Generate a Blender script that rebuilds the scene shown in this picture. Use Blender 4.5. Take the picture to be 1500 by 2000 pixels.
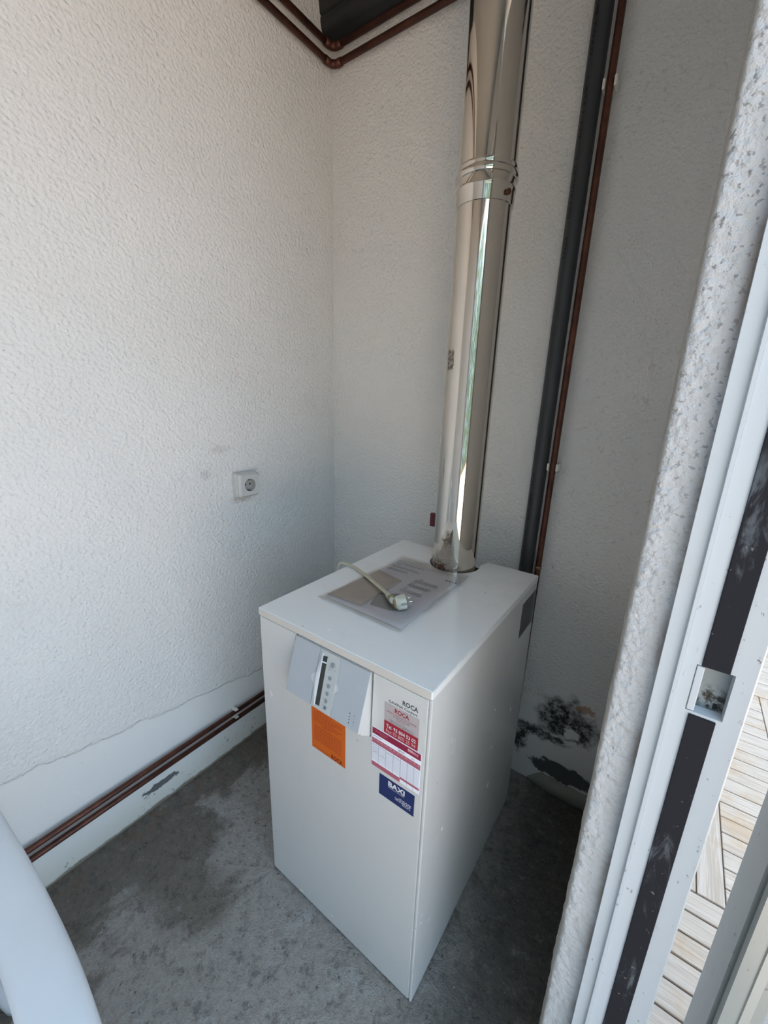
import bpy, bmesh, math, random
from mathutils import Vector, Matrix, noise as mnoise
random.seed(7)
C = bpy.context.scene.collection
for o in list(bpy.data.objects): bpy.data.objects.remove(o)
S = bpy.context.scene

# ---------------------------------------------------------------- camera
R = ((0.80904932, 0.58701622, 0.02917452), (0.18158843, -0.20244594, -0.96231039), (-0.55898555, 0.78385432, -0.27038411))
CAM = Vector((0.74354, -0.54305, 1.33879))
cd = bpy.data.cameras.new('camera'); cam = bpy.data.objects.new('camera', cd); C.objects.link(cam)
M = Matrix((( R[0][0], -R[1][0], -R[2][0], CAM.x), (R[0][1], -R[1][1], -R[2][1], CAM.y), (R[0][2], -R[1][2], -R[2][2], CAM.z), (0, 0, 0, 1)))
cam.matrix_world = M
cd.sensor_fit = 'VERTICAL'; cd.sensor_height = 24.0; cd.lens = 801.67 / 2000 * 24.0
cd.clip_start = 0.02; cd.clip_end = 200
S.camera = cam

# ---------------------------------------------------------------- world, sun, exposure
W = bpy.data.worlds.new('sky'); S.world = W; W.use_nodes = True
wn = W.node_tree; bg = wn.nodes['Background']
bg.inputs[0].default_value = (0.54, 0.76, 1.0, 1); bg.inputs[1].default_value = 2.15
sl = bpy.data.lights.new('sun', 'SUN'); sl.energy = 18.5; sl.angle = math.radians(3); sl.color = (1.0, 0.88, 0.74)
so = bpy.data.objects.new('sun', sl); C.objects.link(so)
so.rotation_euler = Vector((0.22, -0.10, -0.97)).to_track_quat('-Z', 'Y').to_euler(); so.location = (2, 3, 6)
S.view_settings.view_transform = 'Standard'; S.view_settings.look = 'None'
S.view_settings.gamma = 1; S.view_settings.use_curve_mapping = False
S.view_settings.exposure = 0.60

# ---------------------------------------------------------------- helpers
class NT:
    def __init__(s, name):
        s.m = bpy.data.materials.new(name); s.m.use_nodes = True; s.t = s.m.node_tree; s.b = s.t.nodes['Principled BSDF']
    def node(s, ty, **kw):
        n = s.t.nodes.new(ty)
        for k, v in kw.items(): setattr(n, k, v)
        return n
    def setin(s, sock, v):
        if isinstance(v, bpy.types.NodeSocket): s.t.links.new(v, sock)
        elif v is not None:
            if isinstance(v, (tuple, list)) and len(v) == 3 and sock.type == 'RGBA': v = (*v, 1)
            sock.default_value = v
    def pos(s): return s.node('ShaderNodeNewGeometry').outputs['Position']
    def obj(s): return s.node('ShaderNodeTexCoord').outputs['Object']
    def math(s, op, a, b=None, c=None):
        n = s.node('ShaderNodeMath', operation=op)
        for i, v in enumerate((a, b, c)):
            if v is not None: s.setin(n.inputs[i], v)
        return n.outputs[0]
    def vmath(s, op, a, b=None):
        n = s.node('ShaderNodeVectorMath', operation=op); s.setin(n.inputs[0], a)
        if b is not None: s.setin(n.inputs[1], b)
        return n.outputs['Value'] if op in ('LENGTH', 'DOT_PRODUCT') else n.outputs[0]
    def sep(s, v):
        n = s.node('ShaderNodeSeparateXYZ'); s.setin(n.inputs[0], v); return n.outputs
    def noise(s, v, sc, det=3, ro=0.55, dist=0):
        n = s.node('ShaderNodeTexNoise'); s.setin(n.inputs['Vector'], v)
        n.inputs['Scale'].default_value = sc; n.inputs['Detail'].default_value = det; n.inputs['Roughness'].default_value = ro
        n.inputs['Distortion'].default_value = dist
        return n.outputs[0]
    def voro(s, v, sc, feat='F1'):
        n = s.node('ShaderNodeTexVoronoi', feature=feat); s.setin(n.inputs['Vector'], v); n.inputs['Scale'].default_value = sc
        return n.outputs['Distance']
    def step(s, v, a, b):
        n = s.node('ShaderNodeMapRange', interpolation_type='SMOOTHSTEP'); s.setin(n.inputs[0], v)
        n.inputs[1].default_value = a; n.inputs[2].default_value = b
        return n.outputs[0]
    def mix(s, f, a, b):
        n = s.node('ShaderNodeMix', data_type='RGBA'); s.setin(n.inputs[0], f); s.setin(n.inputs[6], a); s.setin(n.inputs[7], b)
        return n.outputs[2]
    def blob(s, p, c, r, soft=0.35, k=0.8, sc=12):
        d = s.vmath('LENGTH', s.vmath('DIVIDE', s.vmath('SUBTRACT', p, c), r))
        n = s.math('MULTIPLY', s.math('SUBTRACT', s.noise(p, sc, 4, 0.65), 0.5), k * 2)
        return s.step(s.math('ADD', d, n), 1 + soft, 1 - soft)
    def bump(s, h, st, dist, prev=None):
        n = s.node('ShaderNodeBump'); s.setin(n.inputs['Height'], h); n.inputs['Strength'].default_value = st; n.inputs['Distance'].default_value = dist
        if prev is not None: s.setin(n.inputs['Normal'], prev)
        return n.outputs[0]
    def out(s, col=None, rough=None, metal=None, nrm=None, **kw):
        if col is not None: s.setin(s.b.inputs['Base Color'], col)
        if rough is not None: s.setin(s.b.inputs['Roughness'], rough)
        if metal is not None: s.setin(s.b.inputs['Metallic'], metal)
        if nrm is not None: s.setin(s.b.inputs['Normal'], nrm)
        for k, v in kw.items(): s.setin(s.b.inputs[k], v)
        return s.m
def plain(name, col, rough=0.5, metal=0.0, var=0.06, sc=30, bump=0.0):
    n = NT(name); p = n.pos(); f = n.noise(p, sc, 4)
    c2 = tuple(max(0, c * (1 - var * 2.5)) for c in col)
    nr = n.bump(f, bump, 0.002) if bump else None
    return n.out(n.mix(f, col, c2), rough, metal, nr)

def link(name, me, mat=None, parent=None, smooth=False):
    o = bpy.data.objects.new(name, me); C.objects.link(o)
    if mat: me.materials.append(mat)
    if smooth: me.polygons.foreach_set('use_smooth', [True] * len(me.polygons)); me.update()
    if parent: o.parent = parent
    return o
def fromd(name, v, f, mat=None, parent=None, smooth=False):
    me = bpy.data.meshes.new(name); me.from_pydata([tuple(x) for x in v], [], f); me.update()
    return link(name, me, mat, parent, smooth)
def frombm(name, bm, mat, parent=None, smooth=False):
    me = bpy.data.meshes.new(name); bmesh.ops.recalc_face_normals(bm, faces=bm.faces); bm.to_mesh(me); bm.free()
    return link(name, me, mat, parent, smooth)
def abox(bm, a, b, bev=0.0, seg=2, xf=None):
    r = bmesh.ops.create_cube(bm, size=1); vs = r['verts']
    for v in vs: v.co = Vector(((a[i] + b[i]) / 2 + v.co[i] * (b[i] - a[i]) for i in range(3)))
    if bev:
        es = list({e for v in vs for e in v.link_edges})
        bmesh.ops.bevel(bm, geom=es, offset=bev, segments=seg, affect='EDGES', profile=0.5)
    if xf is not None:
        bm.verts.ensure_lookup_table()
    return vs
def box(name, a, b, mat, parent=None, bev=0.0, seg=2):
    bm = bmesh.new(); abox(bm, a, b, bev, seg); return frombm(name, bm, mat, parent)
def boxes(name, lst, mat, parent=None, bev=0.0):
    bm = bmesh.new()
    for a, b in lst: abox(bm, a, b, bev)
    return frombm(name, bm, mat, parent)
def addprism(bm, pts, h, fn):
    """pts 2D outline; fn(u,v,w) -> world; w 0..h"""
    n = len(pts); a = [bm.verts.new(fn(p[0], p[1], 0)) for p in pts]; b = [bm.verts.new(fn(p[0], p[1], h)) for p in pts]
    bm.faces.new(a); bm.faces.new(b[::-1])
    for i in range(n): bm.faces.new((a[i], b[i], b[(i + 1) % n], a[(i + 1) % n]))
def prism(name, pts, h, fn, mat, parent=None, bev=0.0):
    bm = bmesh.new(); addprism(bm, pts, h, fn)
    if bev: bmesh.ops.bevel(bm, geom=[e for e in bm.edges], offset=bev, segments=2, affect='EDGES')
    return frombm(name, bm, mat, parent)
def lathe(bm, prof, fn, seg=48, caps=True):
    rings = []
    for r, z in prof: rings.append([bm.verts.new(fn(r * math.cos(2 * math.pi * i / seg), r * math.sin(2 * math.pi * i / seg), z)) for i in range(seg)])
    for k in range(len(rings) - 1):
        for i in range(seg): bm.faces.new((rings[k][i], rings[k][(i + 1) % seg], rings[k + 1][(i + 1) % seg], rings[k + 1][i]))
    if caps: bm.faces.new(rings[0][::-1]); bm.faces.new(rings[-1])
def tube(bm, pts, r, seg=14, caps=True):
    pts = [Vector(p) for p in pts]; rad = r if isinstance(r, (list, tuple)) else [r] * len(pts); rings = []
    up = None
    for i, p in enumerate(pts):
        t = (pts[min(i + 1, len(pts) - 1)] - pts[max(i - 1, 0)]).normalized()
        if up is None: up = Vector((0, 0, 1)) if abs(t.z) < .9 else Vector((1, 0, 0))
        a = t.cross(up).normalized(); up2 = a.cross(t).normalized(); up = up2
        rings.append([bm.verts.new(p + (a * math.cos(2 * math.pi * k / seg) + up2 * math.sin(2 * math.pi * k / seg)) * rad[i]) for k in range(seg)])
    for k in range(len(rings) - 1):
        for i in range(seg): bm.faces.new((rings[k][i], rings[k][(i + 1) % seg], rings[k + 1][(i + 1) % seg], rings[k + 1][i]))
    if caps: bm.faces.new(rings[0][::-1]); bm.faces.new(rings[-1])
def otube(name, pts, r, mat, parent=None, seg=14):
    bm = bmesh.new(); tube(bm, pts, r, seg); return frombm(name, bm, mat, parent, True)
def spline(pts, n=8):
    pts = [Vector(p) for p in pts]; P = [pts[0] * 2 - pts[1]] + pts + [pts[-1] * 2 - pts[-2]]; o = []
    for i in range(1, len(P) - 2):
        for k in range(n):
            t = k / n; a, b, c, d = P[i - 1:i + 3]
            o.append(0.5 * ((2 * b) + (c - a) * t + (2 * a - 5 * b + 4 * c - d) * t * t + (3 * b - 3 * c + d - a) * t ** 3))
    o.append(pts[-1]); return o
def empty(name, loc=(0, 0, 0)):
    o = bpy.data.objects.new(name, None); o.empty_display_size = 0.05; C.objects.link(o); o.location = loc; return o
def thing(name, label, cat, loc, group=None):
    o = empty(name, loc); return tag(o, label, cat, group)
def tag(o, label=None, cat=None, group=None, kind=None):
    if label: o['label'] = label
    if cat: o['category'] = cat
    if group: o['group'] = group
    if kind: o['kind'] = kind
    return o
def struct(o): o['kind'] = 'structure'; return o
def settle(root):
    """children were built in world coordinates: keep them there"""
    inv = Matrix.Translation(root.location).inverted()
    for ch in [o for o in bpy.data.objects if o.parent == root]: ch.matrix_parent_inverse = inv
def text(name, s, mat, parent, org, X, Y, w=None, h=None, bold=0.0, align='LEFT', lift=0.0003):
    """text with cap height h and (optional) total width w, baseline start at org, along X with up Y"""
    cu = bpy.data.curves.new(name, 'FONT'); cu.body = s; cu.size = 1; cu.offset = bold; cu.resolution_u = 2
    o = bpy.data.objects.new(name, cu); C.objects.link(o); dg = bpy.context.evaluated_depsgraph_get(); dg.update()
    me = bpy.data.meshes.new_from_object(o.evaluated_get(dg)); bpy.data.objects.remove(o); bpy.data.curves.remove(cu)
    xs = [v.co.x for v in me.vertices]; x0, x1 = min(xs), max(xs)
    sy = h / 0.70; sx = (w / (x1 - x0)) if w else sy
    X = Vector(X).normalized(); Y = Vector(Y).normalized(); Z = X.cross(Y)
    for v in me.vertices: v.co = Vector(org) + X * (v.co.x - x0) * sx + Y * v.co.y * sy + Z * lift
    me.materials.clear()
    return link(name, me, mat, parent)

# ---------------------------------------------------------------- materials
def wall_mat(name, kind):
    n = NT(name); p = n.pos(); x, y, z = n.sep(p)
    big = n.noise(p, 2.2, 3); fine = n.noise(p, 125, 3, 0.6); vor = n.voro(p, 115, 'SMOOTH_F1'); mid = n.noise(p, 38, 3)
    h = n.math('ADD', n.math('MULTIPLY', fine, 0.9), n.math('ADD', n.math('MULTIPLY', vor, -0.7), n.math('MULTIPLY', mid, 0.22)))
    col = n.mix(n.step(big, .35, .65), (0.80, 0.785, 0.755), (0.77, 0.755, 0.725))
    sp = n.step(n.noise(p, 70, 2, .5), .73, .76); sp = n.math('MULTIPLY', sp, n.step(n.noise(p, 4, 3), .50, .64))
    col = n.mix(n.math('MULTIPLY', sp, .55), col, (0.2, 0.18, 0.17))
    hh = h
    if kind == 'left':
        lim = n.math('ADD', n.math('SUBTRACT', 0.326, n.math('MULTIPLY', y, 0.15)), n.math('MULTIPLY', n.math('SUBTRACT', n.noise(p, 9, 6, .7), .5), .06))
        t = n.math('SUBTRACT', z, lim); m = n.step(t, -.004, .006)
        hh = n.math('ADD', n.math('MULTIPLY', h, n.math('MAXIMUM', m, .10)), n.math('MULTIPLY', m, .55))
        col = n.mix(n.math('MULTIPLY', n.step(z, .16, .0), .65), col, (0.58, 0.54, 0.44))
        # spalled patches above the floor
        bl = n.blob(p, (-.458, -.085, .076), (.05, .060, .013), .12, 1.1, 60)
        b2 = n.math('MULTIPLY', n.math('MULTIPLY', n.step(n.noise(p, 40, 7, .8), .575, .63), n.step(z, .11, .05)), n.step(n.noise(p, 7, 2), .42, .52))
        sp2 = n.math('MAXIMUM', bl, b2)
        col = n.mix(sp2, col, (0.13, 0.125, 0.125))
        rim = n.step(n.math('ADD', z, n.math('MULTIPLY', n.noise(p, 25, 4), -.02)), .006, -.004)
        col = n.mix(rim, col, (0.22, 0.19, 0.14))
        scuff = n.math('MAXIMUM', n.blob(p, (-.458, .223, 1.16), (.05, .03, .012), .5, .9, 60), n.blob(p, (-.458, .165, 1.083), (.05, .02, .016), .5, .9, 60))
        col = n.mix(n.math('MULTIPLY', scuff, .22), col, (0.33, 0.27, 0.24))
        tan = n.blob(p, (-.458, .29, .985), (.05, .035, .012), .6, .5, 40)
        col = n.mix(n.math('MULTIPLY', tan, .5), col, (0.5, 0.4, 0.3))
    if kind == 'back':
        lowm = n.step(n.math('ADD', z, n.math('MULTIPLY', n.noise(p, 8, 5), .05)), .33, .36)
        hh = n.math('ADD', n.math('MULTIPLY', h, n.math('MAXIMUM', lowm, .12)), n.math('MULTIPLY', lowm, .4))
        b1 = n.blob(p, (.60, .76, .292), (.085, .2, .085), .35, 1.0, 16)
        hole = n.blob(p, (.615, .76, .262), (.024, .2, .026), .12, 1.3, 40)
        low = n.blob(p, (.62, .76, .19), (.10, .2, .045), .10, .6, 22)
        b2 = n.blob(p, (.52, .76, .212), (.085, .2, .022), .25, 1.1, 26)
        b3 = n.blob(p, (.455, .76, .16), (.028, .2, .058), .3, 1.3, 28)
        b4 = n.blob(p, (.605, .76, .088), (.10, .2, .036), .10, .7, 24)
        mold = n.math('MAXIMUM', n.math('MULTIPLY', b1, n.math('SUBTRACT', 1, n.math('MAXIMUM', hole, low))), n.math('MAXIMUM', n.math('MAXIMUM', b2, b3), b4))
        grain = n.step(n.noise(p, 60, 5, .7), .30, .58)
        mold = n.math('MULTIPLY', mold, n.math('ADD', .35, n.math('MULTIPLY', grain, .65)))
        mold = n.math('MAXIMUM', mold, b4)
        col = n.mix(mold, col, (0.016, 0.016, 0.019))
        rust = n.blob(p, (.645, .76, .372), (.026, .2, .014), .12, 1.7, 50)
        col = n.mix(n.math('MULTIPLY', rust, .75), col, (0.42, 0.22, 0.12))
        low_right_grey = n.math('MULTIPLY', n.step(z, .34, .0), n.step(x, .35, .5))
        col = n.mix(n.math('MULTIPLY', low_right_grey, .30), col, (0.25, 0.26, 0.25))  # greyer towards the foot of the wall, right part only
        dirt = n.math('MULTIPLY', n.step(n.noise(p, 55, 6, .75), .56, .66), n.step(n.noise(p, 3.2, 3), .46, .62))
        col = n.mix(n.math('MULTIPLY', dirt, .22), col, (0.2, 0.19, 0.18))
    if kind == 'reveal':
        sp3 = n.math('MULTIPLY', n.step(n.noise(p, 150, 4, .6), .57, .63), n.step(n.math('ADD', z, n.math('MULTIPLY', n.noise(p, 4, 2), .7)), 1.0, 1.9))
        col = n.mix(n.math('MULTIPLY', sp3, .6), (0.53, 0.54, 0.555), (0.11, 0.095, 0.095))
        seam = n.math('MULTIPLY', n.step(x, .757, .768), n.step(n.noise(p, 14, 5), .42, .62))
        col = n.mix(n.math('MULTIPLY', seam, .75), col, (0.3, 0.24, 0.2))
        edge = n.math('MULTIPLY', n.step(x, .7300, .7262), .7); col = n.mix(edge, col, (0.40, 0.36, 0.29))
    nr = n.bump(hh, {'left': 1.0, 'reveal': .9}.get(kind, .8), 0.0045)
    return n.out(col, 0.88, 0, nr)
M_left = wall_mat('roughcast_left', 'left'); M_back = wall_mat('roughcast_back', 'back'); M_wall = wall_mat('roughcast_plain', 'plain'); M_rev = wall_mat('plaster_reveal', 'reveal')

def floor_mat():
    n = NT('dirty_concrete'); p = n.pos(); x, y, z = n.sep(p)
    a = n.noise(p, 3.0, 7, .65, .4); b = n.noise(p, 9, 7, .7); c = n.noise(p, 60, 5, .7); d = n.noise(p, 220, 3, .6)
    grey = n.mix(c, (0.235, 0.212, 0.188), (0.52, 0.48, 0.435))
    brown = n.mix(c, (0.125, 0.107, 0.088), (0.25, 0.215, 0.175))
    # brown towards the left wall, along the back, grey in the middle
    lim = n.math('ADD', n.math('MULTIPLY', n.math('ADD', x, .458), 2.6), n.math('MULTIPLY', n.math('SUBTRACT', a, .5), 3.2))
    lim = n.math('SUBTRACT', lim, n.math('MULTIPLY', n.math('MAXIMUM', y, 0.0), .5))
    g = n.step(lim, .42, .66)
    bandm = n.blob(p, (-.20, -.14, 0), (.17, .13, 1), .25, .7, 7)
    g = n.math('MULTIPLY', g, n.math('SUBTRACT', 1, n.math('MULTIPLY', bandm, .9)))
    g = n.math('MAXIMUM', g, n.blob(p, (-.12, .05, 0), (.10, .16, 1), .35, .9, 9))
    col = n.mix(g, brown, grey)
    white = n.math('MULTIPLY', n.step(b, .53, .70), n.math('ADD', n.math('MULTIPLY', g, .55), .12))
    col = n.mix(white, col, (0.47, 0.465, 0.455))
    right_dark = n.step(n.math('ADD', x, n.math('MULTIPLY', n.math('SUBTRACT', b, .5), .18)), .40, .60)
    col = n.mix(n.math('MULTIPLY', right_dark, .72), col, (0.030, 0.028, 0.024))  # floor darker towards the right, with a ragged limit
    pit = n.step(n.noise(p, 70, 5, .65), .60, .70)
    col = n.mix(n.math('MULTIPLY', pit, .8), col, (0.035, 0.03, 0.026))
    fl = n.math('MULTIPLY', n.step(n.noise(p, 110, 4, .6), .64, .70), .55)
    col = n.mix(fl, col, (0.45, 0.43, 0.40))
    mott = n.noise(p, 26, 6, .78); col = n.mix(n.math('MULTIPLY', n.step(mott, .50, .36), .5), col, (0.055, 0.047, 0.038))
    col = n.mix(n.math('MULTIPLY', n.step(mott, .55, .70), .45), col, (0.40, 0.375, 0.345))
    rusty = n.math('MULTIPLY', n.step(x, -.30, -.43), n.step(n.noise(p, 18, 6, .7), .48, .64)); col = n.mix(n.math('MULTIPLY', rusty, .5), col, (0.20, 0.105, 0.055))
    h = n.math('ADD', n.math('MULTIPLY', b, .6), n.math('ADD', n.math('MULTIPLY', c, .6), n.math('ADD', n.math('MULTIPLY', d, .2), n.math('MULTIPLY', mott, .8))))
    return n.out(col, 0.82, 0, n.bump(h, 1.0, .016))
M_floor = floor_mat()

def enamel(name, col, dirt=0.25):
    n = NT(name); p = n.pos()
    d = n.math('MULTIPLY', n.step(n.noise(p, 5, 6, .7), .5, .75), dirt)
    s = n.math('MULTIPLY', n.step(n.noise(p, 80, 2, .5), .755, .775), .8)
    c = n.mix(d, col, (0.50, 0.44, 0.38)); c = n.mix(s, c, (0.12, 0.11, 0.10))
    return n.out(c, n.math('ADD', .16, n.math('MULTIPLY', n.noise(p, 14, 4), .16)), 0, n.bump(n.noise(p, 12, 2), .05, .003), **{'Specular IOR Level': 0.5})
M_white = enamel('white_enamel', (0.63, 0.625, 0.61), .14); M_lid = enamel('white_enamel_lit_lid', (0.86, 0.86, 0.85), .18)  # same enamel; lid copy lightened for the light it catches
M_edge = enamel('grimy_lid_edge', (0.62, 0.585, 0.54), .6)
M_silver = plain('silver_grey_plastic', (0.47, 0.50, 0.53), .42, .15, .02)
M_pale = plain('pale_grey_plastic', (0.62, 0.63, 0.62), .4, 0, .03)
M_mod = plain('module_grey_plastic', (0.50, 0.52, 0.51), .4, 0, .03)
M_btn = plain('grey_button', (0.27, 0.28, 0.29), .45)
M_lcd = plain('dark_display', (0.035, 0.038, 0.03), .15)
M_black = plain('black_gap', (0.012, 0.012, 0.012), .8)
M_ink = plain('dark_print', (0.08, 0.09, 0.11), .6)
M_inkg = plain('grey_print', (0.22, 0.23, 0.26), .6)
M_orange = plain('orange_sticker', (0.66, 0.125, 0.006), .55, 0, .03)
M_ored = plain('orange_sticker_print', (0.42, 0.06, 0.012), .6)
M_odark = plain('maroon_print', (0.14, 0.012, 0.008), .6)
M_crim = plain('crimson_print', (0.40, 0.022, 0.042), .5); M_crim2 = plain('dark_crimson_print', (0.30, 0.015, 0.055), .5)
M_rose = plain('rose_print', (0.48, 0.13, 0.18), .5); M_pinkg = plain('faded_pink_paper', (0.50, 0.44, 0.44), .55, 0, .08, 60)
M_paper = plain('white_paper', (0.90, 0.90, 0.97), .6, 0, .03); M_navy = plain('navy_sticker', (0.016, 0.028, 0.12), .4, 0, .02)
M_whitep = plain('white_print', (0.78, 0.79, 0.82), .5); M_pinkp = plain('pink_print', (0.75, 0.42, 0.44), .5)

def steel_mat():
    n = NT('stainless_steel'); p = n.pos(); x, y, z = n.sep(p)
    low = n.step(n.math('ADD', z, n.math('MULTIPLY', n.noise(p, 15, 4), .06)), .96, .90)
    side = n.step(n.math('ADD', n.math('SUBTRACT', x, .245), n.math('MULTIPLY', n.math('SUBTRACT', n.noise(p, 18, 4), .5), .03)), .025, .0)
    wear = n.math('MULTIPLY', low, side)
    ru = n.math('MULTIPLY', n.math('MULTIPLY', n.step(n.math('ADD', z, n.math('MULTIPLY', n.noise(p, 30, 6, .75), -.05)), .862, .838), side), n.step(n.noise(p, 55, 6, .75), .40, .55))
    col = n.mix(wear, (0.68, 0.63, 0.56), (0.62, 0.58, 0.52)); col = n.mix(ru, col, (0.085, 0.028, 0.010))
    rough = n.math('ADD', .055, n.math('MULTIPLY', wear, .22)); rough = n.math('ADD', rough, n.math('MULTIPLY', ru, .5))
    q = n.vmath('MULTIPLY', p, (1, 1, .25))
    nr = n.bump(n.noise(q, 9, 2), .06, .004); nr = n.bump(n.noise(p, 40, 3), n_w(n, wear), .002, nr) if False else nr
    return n.out(col, rough, n.math('SUBTRACT', 1.0, n.math('MULTIPLY', ru, .95)), nr)
M_steel = steel_mat()
def copper_mat():
    n = NT('tarnished_copper'); p = n.pos(); f = n.noise(p, 14, 6, .7); g = n.noise(p, 90, 3)
    c = n.mix(n.step(f, .35, .68), (0.075, 0.026, 0.017), (0.17, 0.062, 0.037)); c = n.mix(n.math('MULTIPLY', g, .5), c, (0.045, 0.018, 0.014))
    return n.out(c, n.math('ADD', .36, n.math('MULTIPLY', f, .2)), .55)
M_copper = copper_mat()
M_solder = plain('dull_solder', (0.30, 0.20, 0.14), .4, .8)
M_pvc = plain('dark_grey_pvc', (0.038, 0.041, 0.046), .42, 0, .08); M_pvcink = plain('black_pipe_print', (0.004, 0.004, 0.005), .6)
M_clip = plain('cream_clip_plastic', (0.86, 0.84, 0.74), .5)
M_roof = plain('dark_corrugated_sheet', (0.060, 0.060, 0.064), .5, .2, .2, 20)
def alu_mat(name, col):
    n = NT(name); p = n.pos(); q = n.vmath('MULTIPLY', p, (1.6, 1, .8))
    s = n.math('MULTIPLY', n.step(n.noise(q, 85, 3, .6), .66, .71), n.step(n.noise(p, 5, 3), .42, .62))
    d = n.math('MULTIPLY', n.step(n.noise(p, 9, 6, .7), .54, .75), .22)
    c = n.mix(d, col, (0.48, 0.45, 0.38)); c = n.mix(n.math('MULTIPLY', s, .8), c, (0.10, 0.085, 0.075))
    return n.out(c, .32, 0, n.bump(n.noise(p, 160, 2), .05, .001))
M_alu = alu_mat('white_lacquered_aluminium', (0.55, 0.585, 0.62)); M_alu2 = alu_mat('grey_white_door', (0.24, 0.255, 0.24)); M_alup = alu_mat('door_panel_lacquer', (0.27, 0.30, 0.33))
def rubber_mat():
    n = NT('black_gasket'); p = n.pos(); x, y, z = n.sep(p)
    f = n.math('MULTIPLY', n.step(n.noise(n.vmath('MULTIPLY', p, (1, 1, .22)), 55, 6, .7, .6), .52, .68), n.step(n.noise(p, 7, 2), .48, .62))
    c = n.mix(n.math('MULTIPLY', f, .6), (0.020, 0.020, 0.025), (0.16, 0.18, 0.20))
    s = n.step(n.noise(p, 120, 2), .70, .75); c = n.mix(n.math('MULTIPLY', s, .5), c, (0.3, 0.27, 0.24))
    return n.out(c, .75, 0, n.bump(n.noise(p, 60, 4), .3, .002), **{'Specular IOR Level': 0.15})
M_rub = rubber_mat()
M_galv = NT('dirty_strike_plate'); _p = M_galv.pos(); _x, _y, _z = M_galv.sep(_p)
_m = M_galv.math('MULTIPLY', M_galv.step(M_galv.noise(_p, 130, 5, .7), .42, .58), M_galv.step(_z, 1.036, 1.018))
M_galv = M_galv.out(M_galv.mix(_m, M_galv.mix(M_galv.noise(_p, 50, 4), (0.22, 0.25, 0.26), (0.36, 0.39, 0.40)), (0.03, 0.028, 0.022)), .6, .3)
M_chair = plain('white_chair_plastic', (0.76, 0.79, 0.82), .38, 0, .03, 8)
M_cable = plain('yellowed_cable', (0.62, 0.56, 0.42), .45, 0, .15, 60); M_plug = plain('yellowed_plug', (0.70, 0.68, 0.58), .4, 0, .1, 60)
M_grime = plain('brown_plug_grime', (0.33, 0.26, 0.13), .6); M_pin = plain('nickel_pin', (0.75, 0.74, 0.70), .2, 1.0)
M_sock = plain('socket_plastic', (0.66, 0.65, 0.61), .4); M_sockd = plain('socket_inner', (0.42, 0.41, 0.38), .4)
M_metal = plain('contact_metal', (0.45, 0.44, 0.42), .35, 1)
M_rust = plain('rusty_bolt', (0.15, 0.055, 0.02), .7, .3, .3, 200)
M_red = plain('dark_red_plastic', (0.13, 0.006, 0.012), .4)
M_plate = NT('rating_plate'); _p = M_plate.pos()
M_plate = M_plate.out(M_plate.mix(M_plate.noise(_p, 70, 5, .7), (0.025, 0.028, 0.026), (0.12, 0.125, 0.115)), .35, .4)
def film_mat():
    n = NT('clear_film'); p = n.pos()
    tr = n.node('ShaderNodeBsdfTransparent'); tr.inputs[0].default_value = (.995, .995, .99, 1)
    gl = n.node('ShaderNodeBsdfGlossy'); gl.inputs[0].default_value = (1, 1, 1, 1); gl.inputs[1].default_value = .12
    df = n.node('ShaderNodeBsdfDiffuse'); df.inputs[0].default_value = (.85, .83, .78, 1)
    nr = n.bump(n.noise(p, 22, 3, .5, .6), .5, .006); n.t.links.new(nr, gl.inputs['Normal'])
    m1 = n.node('ShaderNodeMixShader'); m1.inputs[0].default_value = .04; n.t.links.new(tr.outputs[0], m1.inputs[1]); n.t.links.new(df.outputs[0], m1.inputs[2])
    fr = n.node('ShaderNodeFresnel'); fr.inputs[0].default_value = 1.45; n.t.links.new(nr, fr.inputs['Normal'])
    m2 = n.node('ShaderNodeMixShader'); n.t.links.new(fr.outputs[0], m2.inputs[0]); n.t.links.new(m1.outputs[0], m2.inputs[1]); n.t.links.new(gl.outputs[0], m2.inputs[2])
    n.t.links.new(m2.outputs[0], n.t.nodes['Material Output'].inputs[0]); return n.m
M_film = film_mat()
M_residue = NT('label_residue'); _p = M_residue.pos()
_f = M_residue.step(M_residue.noise(_p, 120, 5, .7), .40, .58)
M_residue = M_residue.out(M_residue.mix(_f, (0.42, 0.38, 0.32), (0.09, 0.07, 0.055)), .55, .3)
def tile_mat(name, ax, seed):
    n = NT(name); p = n.pos(); sc = (1, .06, 1) if ax == 'y' else (.06, 1, 1)
    q = n.vmath('MULTIPLY', n.vmath('ADD', p, (seed, seed * 2, 0)), sc)
    w = n.noise(q, 95, 4, .6, 1.2); w2 = n.noise(q, 30, 3, .5, .8)
    st = n.step(n.noise(p, 5, 5, .65), .50, .70)
    c = n.mix(n.step(w, .3, .7), (0.40, 0.31, 0.24), (0.53, 0.43, 0.355)); c = n.mix(n.math('MULTIPLY', st, .55), c, (0.42, 0.25, 0.12))
    h = n.math('ADD', w, w2)
    return n.out(c, .75, 0, n.bump(h, .55, .003))
M_tx = tile_mat('wood_look_tile_x', 'x', 0); M_ty = tile_mat('wood_look_tile_y', 'y', 3.1); M_grout = plain('tile_grout', (0.26, 0.20, 0.165), .9)
M_leaf = plain('hedge_leaf', (0.10, 0.22, 0.03), .5, 0, .3, 3)
M_leafy = plain('hedge_leaf_light', (0.26, 0.33, 0.05), .5, 0, .3, 3)

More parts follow.
